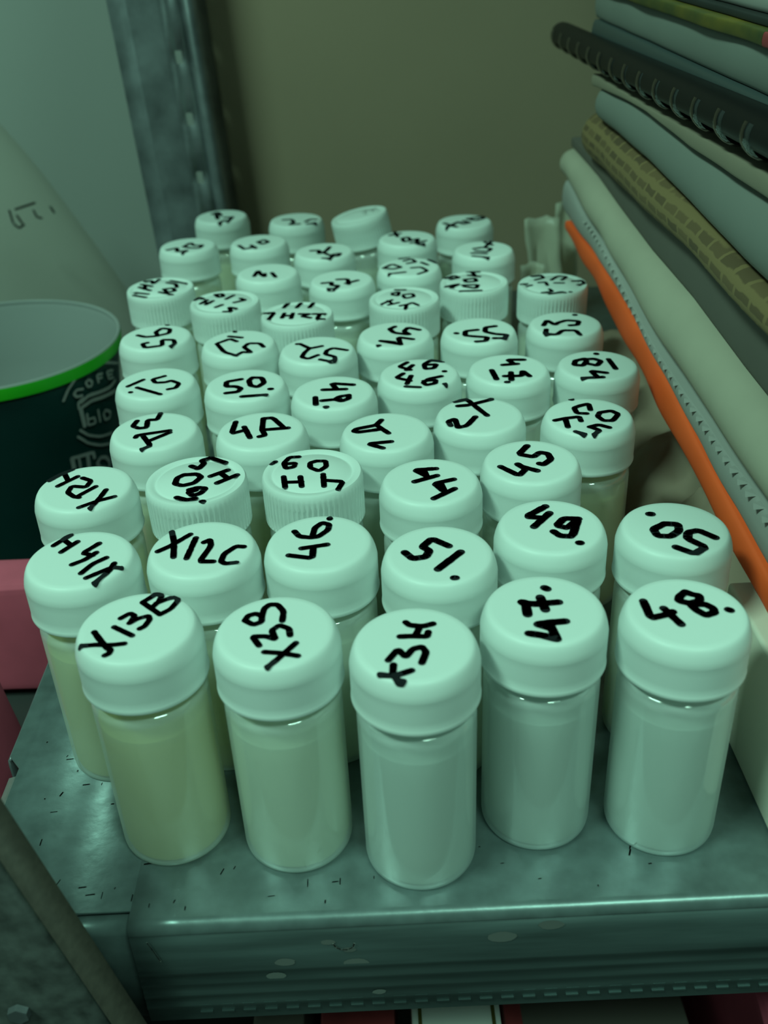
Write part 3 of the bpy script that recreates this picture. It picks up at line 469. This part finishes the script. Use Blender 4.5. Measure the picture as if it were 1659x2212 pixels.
tag(link('paper_sheaf', slab(X0 + .0005, XR, st('news_hi', .0001), st('pa_hi', -.0022), .148, .445, .7, .0008, 6, end_round=.02), M['green_grey']), 'thick pale sheaf of paper resting on the folded newspaper', 'paper sheaf')
tag(link('beige_paper', slab(X0 + .001, XR, st('pa_hi', -.0021), lambda y: max(zc(y) - .0076, st('pa_hi')(y) - .0012), .148, .44, .3, .0008, 7), M['beige']), 'thin beige sheets lying directly under the comb bound book', 'paper sheaf')
# comb bound book
pb = lambda y: max(zc(y) - .0076, st('pa_hi')(y) - .0012)
book = thing('comb_bound_book', 'book with black plastic comb spine and dark blue cover near top of stack', 'book', (0, 0, 0))
link('pages', slab(X0 + .006, XR, lambda y: pb(y) + .0002, lambda y: .1500, .150, .47, .2, 0, 8), M['navy'], book)
RCB = .0057; XC = X0 + .0035
bm = bmesh.new(); rows = []
for i in range(61):
    y = .155 + (.530 - .155) * i / 60; s = min(1, math.sqrt(max(.02, 1 - max(0, (y - .522) / .0085) ** 2)))
    row = []
    for k in range(17):
        a = math.radians(20 + 185 * k / 16); row.append(bm.verts.new((XC + RCB * s * math.cos(a), y, zc(y) + RCB * s * math.sin(a))))
    rows.append(row)
for a, b_ in zip(rows, rows[1:]):
    for k in range(16): bm.faces.new((a[k], b_[k], b_[k + 1], a[k + 1]))
o = solid(link('comb_spine', bm, M['comb'], book), .0008)
def ring_bm(y):
    bm = bmesh.new(); rows = []
    for k in range(21):
        a = math.radians(150 + 185 * k / 20); row = []
        for (dy, dr) in ((-.0042, -.0004), (-.0030, .0002), (0, .0004), (.0030, .0002), (.0042, -.0004), (.0042, -.0012), (-.0042, -.0012)):
            r = RCB + dr; row.append(bm.verts.new((XC + r * math.cos(a), y + dy, zc(y) + r * math.sin(a))))
        rows.append(row)
    for a, b_ in zip(rows, rows[1:]):
        for k in range(7): bm.faces.new((a[k], b_[k], b_[(k + 1) % 7], a[(k + 1) % 7]))
    bm.faces.new(rows[0]); bm.faces.new(rows[-1][::-1]); bmesh.ops.recalc_face_normals(bm, faces=bm.faces); return bm
for k in range(18): link('comb_ring', ring_bm(.165 + k * .0208), M['comb_gloss'], book)
tag(link('paper_sheaf', slab(X0 + .008, XR, lambda y: .1502, lambda y: .1612, .150, .475, .25, .0006, 9), M['green_grey']), 'pale paper sheaf lying on top of the comb bound book', 'paper sheaf')
mag = thing('magazine', 'magazine with yellow and red printed edge high in the stack', 'magazine')
link('yellow_edge', slab(X0 + .006, XR, lambda y: .1614, lambda y: .1648, .268, .46, .3, .001, 10), M['yellow'], mag)
link('red_edge', slab(X0 + .006, XR, lambda y: .1614, lambda y: .1648, .150, .2675, .3, .001, 11), M['red'], mag)
tag(link('dark_magazine', slab(X0 + .010, XR, lambda y: .1650, lambda y: .1668, .150, .44, .3, .001, 12), M['dark']), 'thin dark magazine on the yellow and red one', 'magazine')
tag(link('paper_sheaf', slab(X0 + .012, XR, lambda y: .1670, lambda y: .182, .150, .44, .2, .001, 13), M['top_sheet']), 'topmost pale paper sheaf at the upper right corner', 'paper sheaf')
# ---------------------------------------------------------------- things under the shelf
lower = tag(link('lower_shelf_board', box_bm(-.11, .42, .10, .565, -.262, -.250, .001), M['dark'], smooth=False), 'dark lower shelf board beneath the metal shelf', 'shelf')
def carton(x0, x1, y0, top, m, lab): tag(link('carton', box_bm(x0, x1, y0, y0 + .1, -.2498, top, .001), M[m]), lab, 'carton')
carton(-.0515, -.0345, .172, -.121, 'grey_folder', 'small dull green carton under the shelf, leftmost below the lip')
carton(-.0290, -.0045, .170, -.120, 'red', 'dark red carton under the shelf, left of the white carton')
wc = thing('white_carton', 'white carton with yellow green edge stripes just below the shelf lip', 'carton')
link('carton_body', box_bm(.0012, .0306, .17, .27, -.2498, -.12, .001), M['white_card'], wc)
for x in (.0034, .0276): link('yellow_stripe', box_bm(x, x + .0012, .172, .268, -.1202, -.1197), M['yellow'], wc, smooth=False)
carton(.0318, .0376, .170, -.120, 'red', 'narrow dark red carton under the shelf, right of the white carton')
carton(.0400, .1000, .195, -.150, 'grey_folder', 'wide dull dark carton under the shelf between narrow red carton and pink bundle')
tag(link('pink_bundle', soft_box(.1115, .20, .17, .27, -.2498, -.108, .003, 21), M['pink']), 'pink folded bundle under the shelf at the lower right corner', 'bundle')
